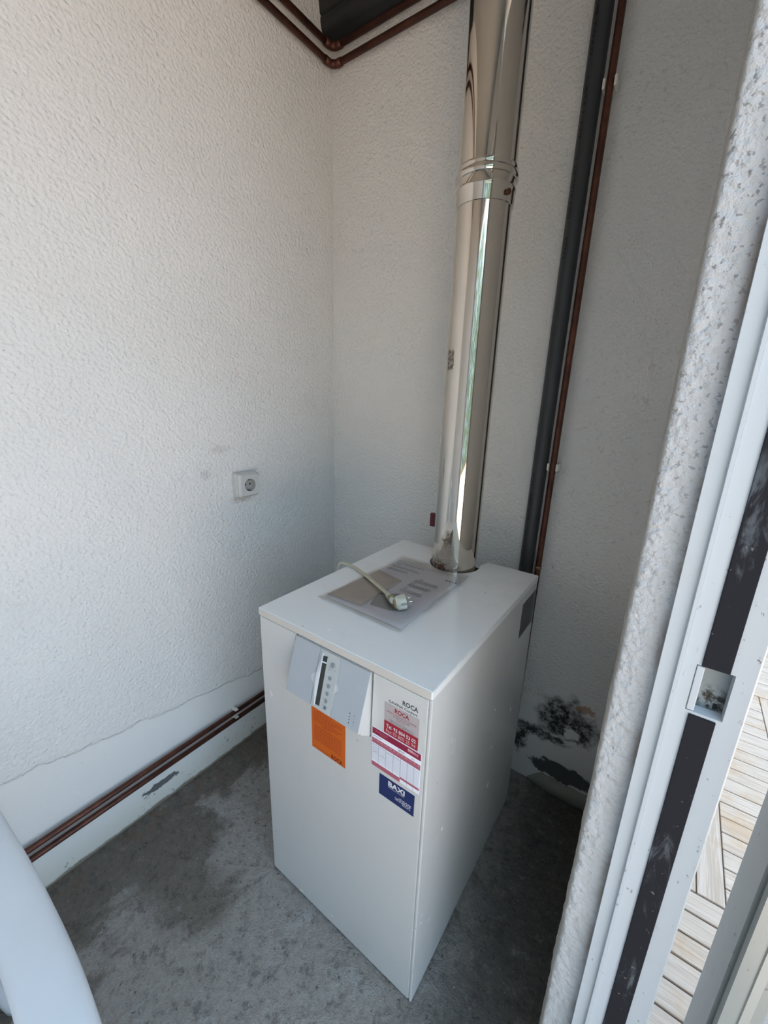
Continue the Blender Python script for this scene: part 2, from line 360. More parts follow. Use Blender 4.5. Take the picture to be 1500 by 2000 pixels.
# ---------------------------------------------------------------- room shell
XL, YB, XR, YN = -0.458, 0.76, 0.728, -1.18
XO = 0.852                       # outer face of the door wall
ZT = 2.72
DY0, DY1, DZ = -1.12, 0.0, 2.25   # doorway
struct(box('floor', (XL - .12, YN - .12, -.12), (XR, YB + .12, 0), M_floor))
struct(box('wall_left', (XL - .12, YN - .12, 0), (XL, YB + .12, ZT), M_left))
struct(box('wall_back', (XL, YB, 0), (XO, YB + .12, 2.473), M_back))
struct(box('wall_front', (XL, YN - .12, 0), (XO, YN, ZT), M_wall))
# door wall: solid parts, and the far jamb with its worn rounded plaster corner
bm = bmesh.new()
abox(bm, (XR, YN, -.02), (XO, DY0, ZT)); abox(bm, (XR, DY0, DZ), (XO, DY1, ZT)); abox(bm, (XR + .03, .03, -.02), (XO, YB, 2.49))
abox(bm, (XR, .08, 0), (XR + .04, YB, 2.49)); abox(bm, (XR, YB + .121, -.12), (XO, 5.0, 2.70)); abox(bm, (XR, -6.0, -.12), (XO, YN - .121, 2.70))
wr = struct(frombm('wall_right', bm, M_wall))
prof = []
for i in range(7): prof.append((XR - .0052 + .0012 * i / 6, .09 - .062 * i / 6))
for a, b in ((.7244, .018), (.7252, .011), (.7262, .006), (.7274, .003), (.7290, .0012), (.7310, .0002)): prof.append((a, b))
for i in range(1, 15): prof.append((.731 + (.80 - .731) * i / 14, 0.0))
nz = 620; vs = []; fs = []
for k in range(nz + 1):
    z = -.02 + (DZ + .02) * k / nz
    for j, (px, py) in enumerate(prof):
        q = Vector((px * 60, py * 60, z * 42)); d = mnoise.noise(q * 2.6) * .0011 + mnoise.noise(q * 1.1) * .0012 + mnoise.noise(q * .25) * .0014
        low = max(0, min(1, (1.25 - z) / .5)); d *= (0.5 + low * .75)
        nx, ny = (-1, 0) if j < 7 else ((0, -1) if j > 13 else (-.7, -.7))
        vs.append((px + nx * d, py + ny * d, z))
m_ = len(prof)
for k in range(nz):
    for j in range(m_ - 1): fs.append((k * m_ + j, k * m_ + j + 1, (k + 1) * m_ + j + 1, (k + 1) * m_ + j))
jam = fromd('jamb_plaster', vs, fs, M_rev, wr, True)
# raised strip of skirting mortar at the foot of the back wall, right of the boiler
bm = bmesh.new(); pts = [(.50 + .235 * i / 24) for i in range(25)]; rows = []
for i, x in enumerate(pts):
    f = min(1, i / 5) ; t = .012 * f + .004 * mnoise.noise(Vector((x * 30, 2, 0))); hgt = .012 + .04 * f + .010 * mnoise.noise(Vector((x * 25, 7, 0)))
    rows.append([bm.verts.new(c) for c in ((x, YB + .005, 0), (x, YB - t - .006, 0.0), (x, YB - t - .002, hgt * .8), (x, YB - t * .3, hgt), (x, YB + .005, hgt))])
for i in range(len(rows) - 1):
    for k in range(4): bm.faces.new((rows[i][k], rows[i][k + 1], rows[i + 1][k + 1], rows[i + 1][k]))
struct(frombm('baseboard_back', bm, plain('greenish_mortar', (0.34, 0.34, 0.29), .9, 0, .15, 25, .4), None, True))
# corrugated roof
ce = struct(empty('ceiling', (0, 0, 2.5)))
bm = bmesh.new(); zb = 2.474
P = [(.90, zb), (.726, zb), (.716, zb + .003), (.708, zb + .012), (.704, zb + .026), (.7025, zb + .036), (.708, zb + .040), (.7075, zb + .045), (.7005, zb + .050), (.697, zb + .075), (.692, zb + .088), (.680, zb + .094), (.52, zb + .096)]
X0, X1 = XL - .01, XO + .25
lo = [[bm.verts.new((xx, p[0], p[1])) for p in P] for xx in (X0, X1)]; hi = [[bm.verts.new((xx, p[0], p[1] + .006)) for p in P] for xx in (X0, X1)]
for i in range(len(P) - 1):
    bm.faces.new((lo[0][i], lo[0][i + 1], lo[1][i + 1], lo[1][i])); bm.faces.new((hi[0][i], hi[1][i], hi[1][i + 1], hi[0][i + 1]))
    bm.faces.new((lo[0][i], hi[0][i], hi[0][i + 1], lo[0][i + 1])); bm.faces.new((lo[1][i], lo[1][i + 1], hi[1][i + 1], hi[1][i]))
frombm('corrugated_sheet', bm, M_roof, ce, True)
box('ceiling_board', (XL - .01, YN - .01, 2.583), (XO, .60, 2.68), plain('painted_ceiling', (0.42, 0.41, 0.39), .9, 0, .05, 6), ce)
box('light_stop_slab', (XL - .12, .601, 2.60), (X1, .90, 2.68), M_roof, ce)  # unseen dark slab, added above the sheet to stop light
settle(ce)

# ---------------------------------------------------------------- door frame (far jamb) with gaskets and strike recess
tr = struct(empty('trim_1', (XO, 0, 0)))
def col(name, outline, z0, z1, mat, parent, bev=0.0): return prism(name, outline, z1 - z0, lambda u, v, w: (u, v, z0 + w), mat, parent, bev)
F = -.010
RZ0, RZ1 = 1.000, 1.060          # strike recess
gx0, gx1 = .8055, .8305
# lip + step + bead, then the main face built around the recess
col('frame_lip', [(.768, F - .002), (.7835, F - .002), (.7845, F - .0065), (.7875, F - .0065), (.7885, F - .0), (.7885, .05), (.768, .05)], -.02, DZ, M_alu, tr)
rx1 = .8355
boxes('frame_face', [((.7886, F, -.02), (gx0 - .004, .05, DZ)), ((rx1, F, -.02), (.8515, .05, DZ)), ((gx0 - .004, F, -.02), (rx1, .05, RZ0)), ((gx0 - .004, F, RZ1), (rx1, .05, DZ))], M_alu, tr)
col('frame_nose', [(.8515, F + .0005), (.8535, F + .003), (.8535, .05), (.8515, .05)], -.02, DZ, M_alu, tr)
box('gasket', (gx0, F - .0022, -.01), (gx1, F + .001, RZ0 - .0035), M_rub, tr, .0008)
box('gasket', (gx0, F - .0022, RZ1 + .0002), (gx1, F + .001, DZ - .01), M_rub, tr, .0008)
box('strike_plate', (gx0 - .004, F + .016, RZ0), (rx1, F + .020, RZ1), M_galv, tr)
boxes('strike_lip', [((gx0 - .0035, F - .0012, RZ0 + .0015), (gx0 + .0035, F + .016, RZ1 - .0008))], M_alu, tr, .0008)
box('bolt_hole', (.826, F + .0150, RZ0 + .003), (.830, F + .0165, RZ0 + .010), M_black, tr)
# head and near jamb of the frame
box('frame_head', (.768, DY0, DZ - .05), (.8535, F - .008, DZ), M_alu, tr)
box('frame_post', (.768, DY0, -.02), (.8535, DY0 + .04, DZ - .05), M_alu, tr)
settle(tr)
struct(box('trim_2', (XR, DY0, -.12), (XO + .01, DY1, -.004), plain('door_sill', (0.5, 0.5, 0.5), .6)))

# ---------------------------------------------------------------- outward opened door leaf
dr = struct(empty('door_1', (.90, 0, 0))); th = math.radians(0); DX, DYf, DYb = .8895, -.042, .002
def dpt(u, v): # u along the leaf from its hinge edge, v from back face (0) to front face (.05)
    c_, s_ = math.cos(math.radians(15)), math.sin(math.radians(15))
    return (DX + u * c_ + v * s_, DYb + u * s_ - v * c_)
def dcol(name, outline, z0, z1, mat, bev=0): return prism(name, outline, z1 - z0, lambda u, v, w: (*dpt(u, v), z0 + w), mat, dr, bev)
DW = .80
dcol('stile', [(0, 0), (0, .036), (.004, .038), (.004, .043), (0, .045), (.001, .050), (.0145, .050), (.0160, .0475), (.0180, .0475), (.0190, .049), (.030, .046), (.033, .040), (.045, .040), (.045, 0)], .01, 2.03, M_alu2)
dcol('panel', [(.045, .006), (DW - .045, .006), (DW - .045, .039), (.045, .039)], .012, 2.028, M_alup)
dcol('stile', [(DW - .045, 0), (DW - .045, .040), (DW - .033, .040), (DW - .030, .046), (DW - .018, .049), (DW, .050), (DW, 0)], .01, 2.03, M_alu2)
for a, b in ((.011, .09), (1.0, 1.07), (1.95, 2.029)): dcol('rail', [(.0455, .0392), (DW - .0455, .0392), (DW - .0455, .046), (.0455, .046)], a, b, M_alu2)
for z in (.22, 1.02, 1.85) if False else (.22, 1.85):
    h = otube('hinge', [(.871, -.008, z - .05), (.871, -.008, z + .05)], .008, M_alu, dr)
    box('hinge_leaf', (.8536, -.012, z - .04), (DX + .004, -.004, z + .04), M_alu, dr)
hn = otube('door_handle', spline([(*dpt(DW - .03, .049), 1.04), (*dpt(DW - .03, .095), 1.04), (*dpt(DW - .05, .105), 1.04), (*dpt(DW - .14, .105), 1.04)], 5), .008, M_metal, dr)
settle(dr)

# ---------------------------------------------------------------- terrace
te = struct(empty('terrace', (1.6, .5, -.02)))
box('terrace_bed', (XO, -6, -.14), (9, 8, -.028), M_grout, te)
ZP = -.020; bw = .4083 / 6; L = .4083
pm = {}
def plank(ax, x, y, seedk):
    k = (ax, seedk % 3)
    if k not in pm:
        bm = bmesh.new(); g = .0019; a, b = (L, bw) if ax == 'x' else (bw, L)
        abox(bm, (g, g, -.008), (a - g, b - g, 0), .0016, 1)
        me = bpy.data.meshes.new('plank'); bmesh.ops.recalc_face_normals(bm, faces=bm.faces); bm.to_mesh(me); bm.free(); me.materials.append(M_tx if ax == 'x' else M_ty); pm[k] = me
    o = bpy.data.objects.new('plank', pm[k]); C.objects.link(o); o.parent = te; o.location = (x, y, ZP + (seedk % 5) * .0003)
offs = {-3: 1.18, -2: .80, -1: .80, 0: 1.08, 1: .99, 2: .86, 3: .98, 4: 1.3, 5: 1.1}   # left edge of an x-laid block per row
cnt = 0; sd = 0
for r in range(-1, 6):
    y0 = .70 + (r - 0) * L if r > -9 else 0
    y0 = .6985 + r * L
    xo = offs[r]
    for kblk in range(-2, 3):
        bx = xo + kblk * L; ax = 'x' if kblk % 2 == 0 else 'y'
        if bx + L < XO + .02 or bx > 1.72 : continue
        for i in range(6):
            sd += 1
            if ax == 'x':
                if bx < XO - .02 :
                    pass
                plank('x', bx, y0 + i * bw, sd) if bx >= XO + .0 else None
                if bx < XO:      # cut plank against the house wall
                    box('plank', (XO + .003, y0 + i * bw + .0028, ZP - .008), (bx + L - .0028, y0 + (i + 1) * bw - .0028, ZP), M_tx, te, .0016, 1)
            else:
                if bx + i * bw > XO: plank('y', bx + i * bw, y0, sd)
box('terrace_paving', (2.15, -6, -.028), (9, 8, -.021), plain('tile_paving_far', (0.56, 0.47, 0.40), .8, 0, .1, 8, .2), te)
box('terrace_paving', (XO, -6, -.028), (2.15, .6985 - L - .003, -.021), plain('tile_paving_near', (0.56, 0.47, 0.40), .8, 0, .1, 8, .2), te)
settle(te)

# garden hedge seen only as the green streak in the flue
bm = bmesh.new(); bm2 = bmesh.new()
for k in range(9000):
    xx = random.uniform(1.3, 6.5); zz = random.uniform(0, 3.9 + .35 * math.sin(xx * 2)); yy = -5.6 + random.uniform(-.4, .4)
    a = Vector((random.uniform(-1, 1), random.uniform(-1, 1), random.uniform(-1, 1))).normalized() * .08
    b = Vector((random.uniform(-1, 1), random.uniform(-1, 1), random.uniform(-1, 1))).normalized() * .05; c = Vector((xx, yy, zz))
    B = bm if random.random() < .7 else bm2
    B.faces.new([B.verts.new(c + d) for d in (-a, b, a, -b)])
hd = thing('garden_hedge', 'tall green garden hedge closing the end of the terrace, mirrored in the steel flue', 'hedge', (3.9, -5.6, 0))
f1 = frombm('dark_leaves', bm, M_leaf, hd); f1['kind'] = 'stuff'; f2 = frombm('light_leaves', bm2, M_leafy, hd); f2['kind'] = 'stuff'
bm = bmesh.new()
for k in range(10): tube(bm, [(1.5 + k * .53, -5.6, -.02), (1.5 + k * .53 + random.uniform(-.1, .1), -5.6, 3.0)], [.04, .012], 6)
st = frombm('stems', bm, plain('hedge_stem', (0.10, 0.07, 0.045), .8), hd); st['kind'] = 'stuff'
settle(hd)

# ---------------------------------------------------------------- pipes on the left and back walls
def pipe_thing(name, label, pts, r, loc, cat='pipe'):
    t = thing(name, label, cat, loc); otube('tube', pts, r, M_copper, t, 16); return t
g = .022; rp = .0095
for zc, lab in ((2.400, 'lower of the two tarnished copper pipes turning the corner under the corrugated roof'), (2.447, 'upper of the two copper pipes in the roof corner, right below the corrugated sheet')):
    xw, yw = XL + g, YB - g
    t = pipe_thing('copper_pipe', lab, [(xw, YN + .003, zc), (xw, yw - .03, zc)], rp, (xw, yw, zc))
    otube('tube', [(xw + .03, yw, zc), (XR - .004, yw, zc)], rp, M_copper, t, 16)
    el = [(xw, yw - .038, zc)] + [(xw + .022 - .022 * math.cos(a), yw - .022 + .022 * math.sin(a), zc) for a in [math.pi / 2 * i / 6 for i in range(7)]] + [(xw + .038, yw, zc)]
    otube('elbow', el, rp + .0022, M_copper, t, 16)
    boxes('bracket', [((XL + .0005, -.30 - .006, zc - .012), (xw - .006, -.30 + .006, zc + .012))], M_clip, t)
    settle(t)
g = .020
xw = XL + g
for zc, lab in ((.180, 'upper of the two copper pipes running low along the left wall'), (.147, 'lower of the two copper pipes along the left wall, nearest the floor')):
    t = pipe_thing('copper_pipe', lab, [(xw, YN + .003, zc), (xw, YB - .003, zc)], .0082, (xw, .2, zc))
    bm = bmesh.new(); yc = .190
    abox(bm, (XL + .0005, yc - .007, zc - .007), (xw - .005, yc + .007, zc + .007), .001)
    abox(bm, (xw - .009, yc - .007, zc - .0115), (xw + .006, yc + .007, zc - .0078), .001)
    abox(bm, (xw - .009, yc - .007, zc + .0078), (xw + .009, yc + .007, zc + .0115), .001)
    frombm('pipe_clip', bm, M_clip, t); settle(t)
# vertical copper riser
yr = YB - .034
t = thing('copper_riser', 'vertical copper pipe beside the dark grey plastic pipe on the back wall', 'pipe', (.441, yr, 0))
def rx(z): return .4435 + (.4535 - .4435) * (z - .81) / (2.2 - .81)
otube('tube', [(rx(z), yr, z) for z in (.06, .8, 1.5, 2.2, 2.472)], .0088, M_copper, t, 18)
otube('solder_ring', [(rx(.832), yr, .828), (rx(.832), yr, .838)], .0103, M_solder, t, 18)
for zc in (1.153, 2.06):
    bm = bmesh.new(); xc = rx(zc)
    abox(bm, (xc - .008, YB - .022, zc - .008), (xc + .008, YB - .0005, zc + .008), .001)
    for s in (-1, 1): abox(bm, (xc + s * .0126 - .0030, yr - .0095, zc - .0105), (xc + s * .0126 + .0030, YB - .014, zc + .0105), .001)
    frombm('pipe_clip', bm, M_clip, t)
settle(t)
# dark grey pvc waste pipe
t = thing('plastic_drain_pipe', 'dark grey plastic pipe with black print running up the back wall', 'pipe', (.405, YB - .03, 0))
def vx(z): return .4065 + (.4150 - .4065) * (z - .81) / (2.2 - .81)
yv = YB - .033; rv = .0215
otube('tube', [(vx(z), yv, z) for z in (.05, .8, 1.5, 2.2, 2.472)], rv, M_pvc, t, 32)
def pvctext(s, z, L_, h=.0075, off=-.006):
    tmp = text('print', s, M_pvcink, t, (0, 0, 0), (1, 0, 0), (0, 1, 0), w=L_, h=h, bold=.01, lift=0)
    for v in tmp.data.vertices:
        zz = z + v.co.x; u = off - v.co.y; a = u / rv
        v.co = (vx(zz) + (rv + .0003) * math.sin(a), yv - (rv + .0003) * math.cos(a), zz)
for z, s, L_ in ((.835, '07/DIN 4102-B1', .115), (.985, 'B023 2086', .085), (1.095, '17:18', .038), (1.70, '17/22', .05), (1.79, 'DIN 4102-B1 1', .13), (1.96, 'EN-1329 1', .12), (2.12, '0702 B', .09)): pvctext(s, z, L_)
settle(t)
# small red handle behind the flue
t = thing('red_valve_handle', 'small dark red lever handle half hidden left of the steel flue', 'valve', (.052, .735, .80))
box('lever', (.044, .728, .886), (.092, .742, .936), M_red, t, .002)
otube('valve_stem', [(.086, .735, .62), (.086, .735, .888)], .006, M_metal, t); otube('feed_pipe', [(.086, .757, .62), (.086, .735, .62), (.086, .72, .60), (.086, .72, .30)], .008, M_copper, t)
settle(t)

# ---------------------------------------------------------------- flue
FX, FY = .2385, .545
fl = thing('steel_flue_pipe', 'polished stainless steel flue pipe rising from the boiler lid', 'flue', (FX, FY, .80))
def fn(x, y, z): return (FX + x + .006 * (z - .8) / 1.5, FY + y, z)
bm = bmesh.new(); lathe(bm, [(.0665, .862 - .03), (.0665, .95), (.0665, 1.2), (.0665, 1.5), (.0665, 1.800)], fn, 96, False)
for f in bm.faces: f.smooth = True
frombm('lower_section', bm, M_steel, fl, True)
def sharpen(o, deg=28):
    b = bmesh.new(); b.from_mesh(o.data)
    for e in b.edges:
        if len(e.link_faces) == 2 and e.calc_face_angle() > math.radians(deg): e.smooth = False
    b.to_mesh(o.data); b.free()
bm = bmesh.new(); lathe(bm, [(.0660, 1.786), (.0690, 1.787), (.0698, 1.790), (.0704, 1.814), (.0712, 1.8165), (.0722, 1.8190), (.0724, 1.8215), (.0716, 1.8240), (.0707, 1.826), (.0708, 1.841), (.0738, 1.8425), (.0754, 1.845), (.0758, 1.849), (.0754, 1.853), (.0740, 1.8555), (.0716, 1.857), (.0712, 1.861), (.0720, 1.863), (.0722, 1.866), (.0712, 1.869), (.0690, 1.870), (.0680, 1.8705)], fn, 96, False)
sharpen(frombm('joint_collar', bm, M_steel, fl, True))
bm = bmesh.new(); lathe(bm, [(.0684, 1.868), (.0690, 2.2), (.0694, 2.60)], fn, 96, False); frombm('upper_section', bm, M_steel, fl, True)
# rusty bolt on the collar, facing right towards the door
d_ = Vector((CAM.x - FX, CAM.y - FY, 0)).normalized(); s_ = Vector((-d_.y, d_.x, 0))
ang = math.radians(44); bd = d_ * math.cos(ang) + s_ * math.sin(ang)
if bd.x < 0: bd = d_ * math.cos(ang) - s_ * math.sin(ang)
bc = Vector((FX + .004, FY, 1.803)) + bd * .0690
otube('rusty_bolt', [bc - bd * .002, bc + bd * .009], .0062, M_rust, fl, 6)
# remains of a label, left side
def arc_patch(name, a0, a1, z0, z1, r, mat, n=10, nzz=8, jag=.0):
    v = []; f = []
    for k in range(nzz + 1):
        for i in range(n + 1):
            a = a0 + (a1 - a0) * i / n + (jag * mnoise.noise(Vector((i * 3.1, k * 2.7, 1))) if i in (0, n) else 0)
            dd = d_ * math.cos(a) - s_ * math.sin(a); z = z0 + (z1 - z0) * k / nzz + (jag * .1 * mnoise.noise(Vector((i * 1.7, k, 5))) if k in (0, nzz) else 0)
            v.append(fn(dd.x * r, dd.y * r, z))
    for k in range(nzz):
        for i in range(n): f.append((k * (n + 1) + i, k * (n + 1) + i + 1, (k + 1) * (n + 1) + i + 1, (k + 1) * (n + 1) + i))
    return fromd(name, v, f, mat, fl, True)
sgn = 1
tst = d_ * math.cos(1.0) - s_ * math.sin(1.0)
if tst.x > d_.x: sgn = -1
arc_patch('label_residue', sgn * .74, sgn * 1.15, 1.413, 1.462, .0669, M_residue, jag=.10)
settle(fl)

# ---------------------------------------------------------------- boiler
BW, BD, BH = .4725, .622, .85
bo = thing('floor_boiler', 'white enamelled floor-standing boiler with grey control panel and stickers', 'boiler', (BW / 2, BD / 2, 0))
# carcass / side panels / front door panel
boxes('back_panel', [((.010, BD - .012, .012), (BW - .010, BD - .004, .828))], M_white, bo)
box('side_panel', (0, .0195, .010), (.006, BD, .8305), M_white, bo, .0015)
sp = boxes('side_panel', [((BW - .006, .0005, .010), (BW, BD, .8305))], M_white, bo, .0015)
box('carcass', (.0065, .030, .02), (BW - .0065, BD - .013, .828), plain('boiler_inside', (0.10, 0.10, 0.10), .6), bo)
px0, px1 = .0015, .4650
out = [(px0, .012), (px1, .012), (px1, .8295), (.3425, .8295), (.3425, .6735), (.1265, .6735), (.1265, .8295), (px0, .8295)]
prism('front_panel', out, .0185, lambda u, v, w: (u, 0.0 + w, v), M_white, bo, .0016)
box('front_flange', (.4651, .0022, .014), (.4664, .019, .829), M_white, bo)
# feet
for fx in (.03, BW - .03):
    for fy in (.05, BD - .05): 
        bm = bmesh.new(); lathe(bm, [(.016, 0), (.016, .006), (.009, .008), (.009, .02)], lambda x, y, z, a=fx, b=fy: (a + x, b + y, z), 16); frombm('foot', bm, M_black, bo)
# lid with the round-ended cut-out for the flue
lp = [(0, -.0015), (BW + .0005, -.0015), (BW + .0005, BD), (.318, BD), (.3165, .600)]
for i in range(0, 25):
    a = math.radians(28 - (28 + 180 + 18) * i / 24); lp.append((FX + .0015 + .0765 * math.cos(a), FY + .002 + .0765 * math.sin(a)))
lp += [(.165, .600), (.160, BD), (0, BD)]
prism('lid', lp, .0180, lambda u, v, w: (u, v, .8322 + w), M_lid, bo, .0012)
bm = bmesh.new(); abox(bm, (.002, -.0022, .8328), (BW - .003, -.0016, .8485)); frombm('lid_edge', bm, M_edge, bo)
bm = bmesh.new(); lathe(bm, [(.078, .829), (.078, .830)], lambda x, y, z: (FX + x, FY + y, z), 40); frombm('flue_recess', bm, M_black, bo)
# control panel
T0 = Vector((0, 0, .8265)); B0 = Vector((0, -.039, .712)); dv = (B0 - T0); LN = dv.length; dv.normalize(); fnrm = Vector((0, -dv.z * -1, dv.y)); UP = -dv
fnrm = Vector((1, 0, 0)).cross(UP)
def fp(u, v, w=0): return Vector((u, 0, 0)) + T0 + dv * v + fnrm * w
cx0, cx1 = .1315, .3375
cp = prism('control_panel', [(.014, .8265), (0, .8265), (-.039, .712), (-.0375, .7085), (-.029, .7035), (-.029, .6995), (0, .6765), (.014, .6765)], cx1 - cx0 - .0006, lambda u, v, w: (cx0 + .0003 + w, u, v), M_pale, bo)
def fplate(name, pts, h, mat, par, w0=0.0): return prism(name, pts, h, lambda u, v, w: fp(u, v, w0 + w), mat, par)
fs_ = .0016
def notch(cx, s, y0=.0515, y1=.079, dp=.011, n=9):
    return [(cx + s * dp * math.sin(math.pi * i / n), y0 + (y1 - y0) * i / n) for i in range(n + 1)]
fplate('flap', [(cx0, .0005)] + [(.2055, .0005)] + notch(.2055, -1) + [(.2105, .1205), (cx0 + .002, .1205)], fs_, M_silver, cp, .0002)
fplate('flap', [(.3375, .0005), (.3385, .1205), (.2675, .1205)] + notch(.2632, 1)[::-1] + [(.2620, .0005)], fs_, M_silver, cp, .0002)
fplate('control_module', [(.2068, .001), (.2608, .001), (.2664, .1203), (.2118, .1203)], .0026, M_mod, cp, .0002)
fplate('display', [(.2178, .0125), (.2290, .0105), (.2345, .1125), (.2232, .1128)], .0006, M_lcd, cp, .0028)
fplate('display_divider', [(.2172, .0235), (.2300, .0225), (.2303, .0252), (.2174, .0262)], .0009, M_whitep, cp, .0029)
sv = [(.2135, .008)] + [(.2165 + .0055 * t - .0085 * math.sin(math.pi * t), .008 + .107 * t) for t in [i / 10 for i in range(11)]] + [(.2225, .114), (.2172, .0095)]
fplate('curved_flap', sv, .0022, M_whitep, cp, .0028)
def disc(name, u, v, r, h, mat, par, w0=.0028, seg=20):
    bm = bmesh.new(); lathe(bm, [(r, 0), (r, h * .7), (r * .82, h)], lambda x, y, z: fp(u + x, v + y, w0 + z), seg); return frombm(name, bm, mat, par)
disc('knob', .2478, .0220, .0050, .003, M_btn, cp)
for u, v in ((.2470, .0495), (.2475, .0655), (.2482, .0810), (.2492, .0960), (.2505, .1090)): disc('button', u, v, .0041, .0014, M_btn, cp)
disc('button_centre', .2505, .1090, .0020, .0004, M_ink, cp, .0042)
for i, v in enumerate((.0925, .0985, .1047, .1108)):
    disc('indicator', .3112 + i * .0005, v, .0011, .0004, M_black, cp, .0018, 8)
bm = bmesh.new()
def tick(u, v, a, b): addprism(bm, [(u, v), (u + a, v), (u + a, v + b), (u, v + b)], .0002, lambda x, y, w: fp(x, y, .0019 + w))
for i, v in enumerate((.0925, .0990, .1052, .1112)):
    u = .3215 + i * .0006
    if i == 0: tick(u, v - .0012, .0003, .0026); tick(u + .0028, v - .0012, .0003, .0026); tick(u, v - .0012, .0028, .0003); tick(u, v + .0012, .0031, .0003)
    elif i == 2: tick(u - .0005, v - .0010, .0004, .0022); tick(u + .0008, v - .0010, .0004, .0022); tick(u + .0021, v - .0010, .0004, .0022); tick(u - .0005, v, .0030, .0003)
    else: tick(u + .001, v - .0012, .0005, .0026)
frombm('printed_symbols', bm, M_inkg, cp)
bm = bmesh.new()
def tick2(u, v, a, b): addprism(bm, [(u, v), (u + a, v), (u + a, v + b), (u, v + b)], .0002, lambda x, y, w: fp(x, y, .0029 + w))
for i in range(4): tick2(.2385, .0260 + i * .0028, .0016, .0011)
for u, v in ((.2400, .0475), (.2402, .0620), (.2408, .0775)): tick2(u, v, .0014, .0014)
tick2(.2408, .0915, .0025, .0005); tick2(.2408, .0928, .0025, .0005); tick2(.2410, .1065, .0030, .0006); tick2(.2545, .030, .0016, .0012); tick2(.2420, .030, .0010, .0012)
frombm('printed_symbols', bm, M_inkg, cp)

# ---- printing and stickers on the front
XX, ZZ = (1, 0, 0), (0, 0, 1); YF = 0.0
def rect(name, x0, z0, x1, z1, mat, par, w=0.0004, y=YF): return box(name, (x0, y - w, z0), (x1, y, z1), mat, par)
def rects(name, lst, mat, par, w=.0005, y=YF):
    bm = bmesh.new()
    for x0, z0, x1, z1 in lst: abox(bm, (x0, y - w, z0), (x1, y - w + .0001, z1))
    return frombm(name, bm, mat, par)
text('lettering', 'ROCA', M_ink, bo, (.4118, YF, .7912), XX, ZZ, w=.0340, h=.0098, bold=.028)
text('lettering', 'GAVINA Confort', M_ink, bo, (.3812, YF, .7818), XX, ZZ, w=.0635, h=.0060, bold=.012)
def words(x0, x1, z, h, wl=(.003, .009), gap=.0016):
    o = []; x = x0
    while x < x1 - .001:
        w = min(random.uniform(*wl), x1 - x); o.append((x, z, x + w, z + h)); x += w + gap
    return o
# orange warning sticker
os_ = rect('orange_sticker', .1712, .5495, .2728, .6620, M_orange, bo, .0004)
tag(os_, 'orange warning sticker')
ln = []; z = .6555
for i in range(15):
    if i == 6: ln += words(.205, .235, z, .0024); z -= .0075; continue
    e = .262 - (random.uniform(.0, .03) if i in (0, 3, 5, 9, 12) else 0); s = .190 if i == 0 else .1795
    ln += words(s, e, z, .0020); z -= .0055
ln += words(.178, .226, .5545, .0014)
rects('printed_lines', ln, M_ored, os_, .0007)
text('lettering', 'ROCA', M_odark, os_, (.2325, YF - .0008, .5535), XX, ZZ, w=.033, h=.0098, bold=.02)
# service sticker, red and faded pink
ss = rect('service_sticker', .3722, .7085, .4495, .7785, M_pinkg, bo, .0004); tag(ss, 'faded pink and red service sticker')
rects('red_band', [(.3727, .7085, .4493, .7372)], M_crim, ss, .0007)
Y1 = YF - .0005; Y2 = YF - .0009
text('lettering', 'ROCA', M_crim, ss, (.3960, Y1, .7655), XX, ZZ, w=.0318, h=.0092, bold=.02)
text('lettering', "SERVEI D'ASSISTENCIA TECNICA", M_rose, ss, (.3780, Y1, .7588), XX, ZZ, w=.066, h=.0036)
text('lettering', 'CONCESSIONARI', M_inkg, ss, (.392, Y1, .7537), XX, ZZ, w=.038, h=.0034)
text('lettering', 'OFICIAL', M_rose, ss, (.400, Y1, .7490), XX, ZZ, w=.020, h=.0026)
text('lettering', 'TECNOFLAMA,S.L.', M_inkg, ss, (.3845, Y1, .7395), XX, ZZ, w=.0555, h=.0056)
text('lettering', 'Tel. 93 804 53 02', M_whitep, ss, (.3778, Y2, .7232), XX, ZZ, w=.0668, h=.0078, bold=.016)
text('lettering', 'Fax 93 805 25 94', M_pinkp, ss, (.3778, Y2, .7122), XX, ZZ, w=.0668, h=.0078, bold=.016)
# maintenance record table
YT = YF - .0010
ts = box('record_card', (.3452, YF - .0012, .6117), (.4580, YF - .0002, .7068), M_paper, bo); tag(ts, 'maintenance record card with crimson header')
rects('header_band', [(.3454, .6912, .4578, .7060)], M_crim2, ts, .0014)
rects('header_print', words(.352, .384, .7010, .0013) + words(.352, .380, .6982, .0013) + words(.364, .382, .6952, .0013), M_rose, ts, .0016)
rects('header_logo', [(.4290, .6990, .4400, .7032), (.4290, .6972, .4525, .6982)] + words(.4400, .4525, .6999, .0022), M_pinkp, ts, .0016)
rects('rose_bands', [(.3454, .6690, .4578, .6812), (.3454, .6119, .4138, .6222), (.4142, .6205, .4578, .6258)], M_rose, ts, .0014)
rects('grid_lines', [(x, .6125 if x > .413 else .6222, x + .0005, .6745) for x in (.3617, .3794, .3971, .4141, .4297, .4444)], M_inkg, ts, .0016)
rl = []; z = .6645
while z > .627: rl.append((.3456, z, .4578, z + .0006)); z -= .0040
rects('grid_lines', rl, plain('pale_grid_print', (0.42, 0.44, 0.50), .6), ts, .0015)
rects('title_print', words(.3475, .3700, .6858, .0014) + words(.4080, .4220, .6868, .0012) + words(.4080, .4220, .6842, .0012), M_inkg, ts, .0015)
text('lettering', 'No', M_inkg, ts, (.4385, YF - .0013, .6838), XX, ZZ, h=.0040, w=.0060)
rects('table_heads', words(.347, .457, .6770, .0013, (.004, .007), .004), M_pinkp, ts, .0016)
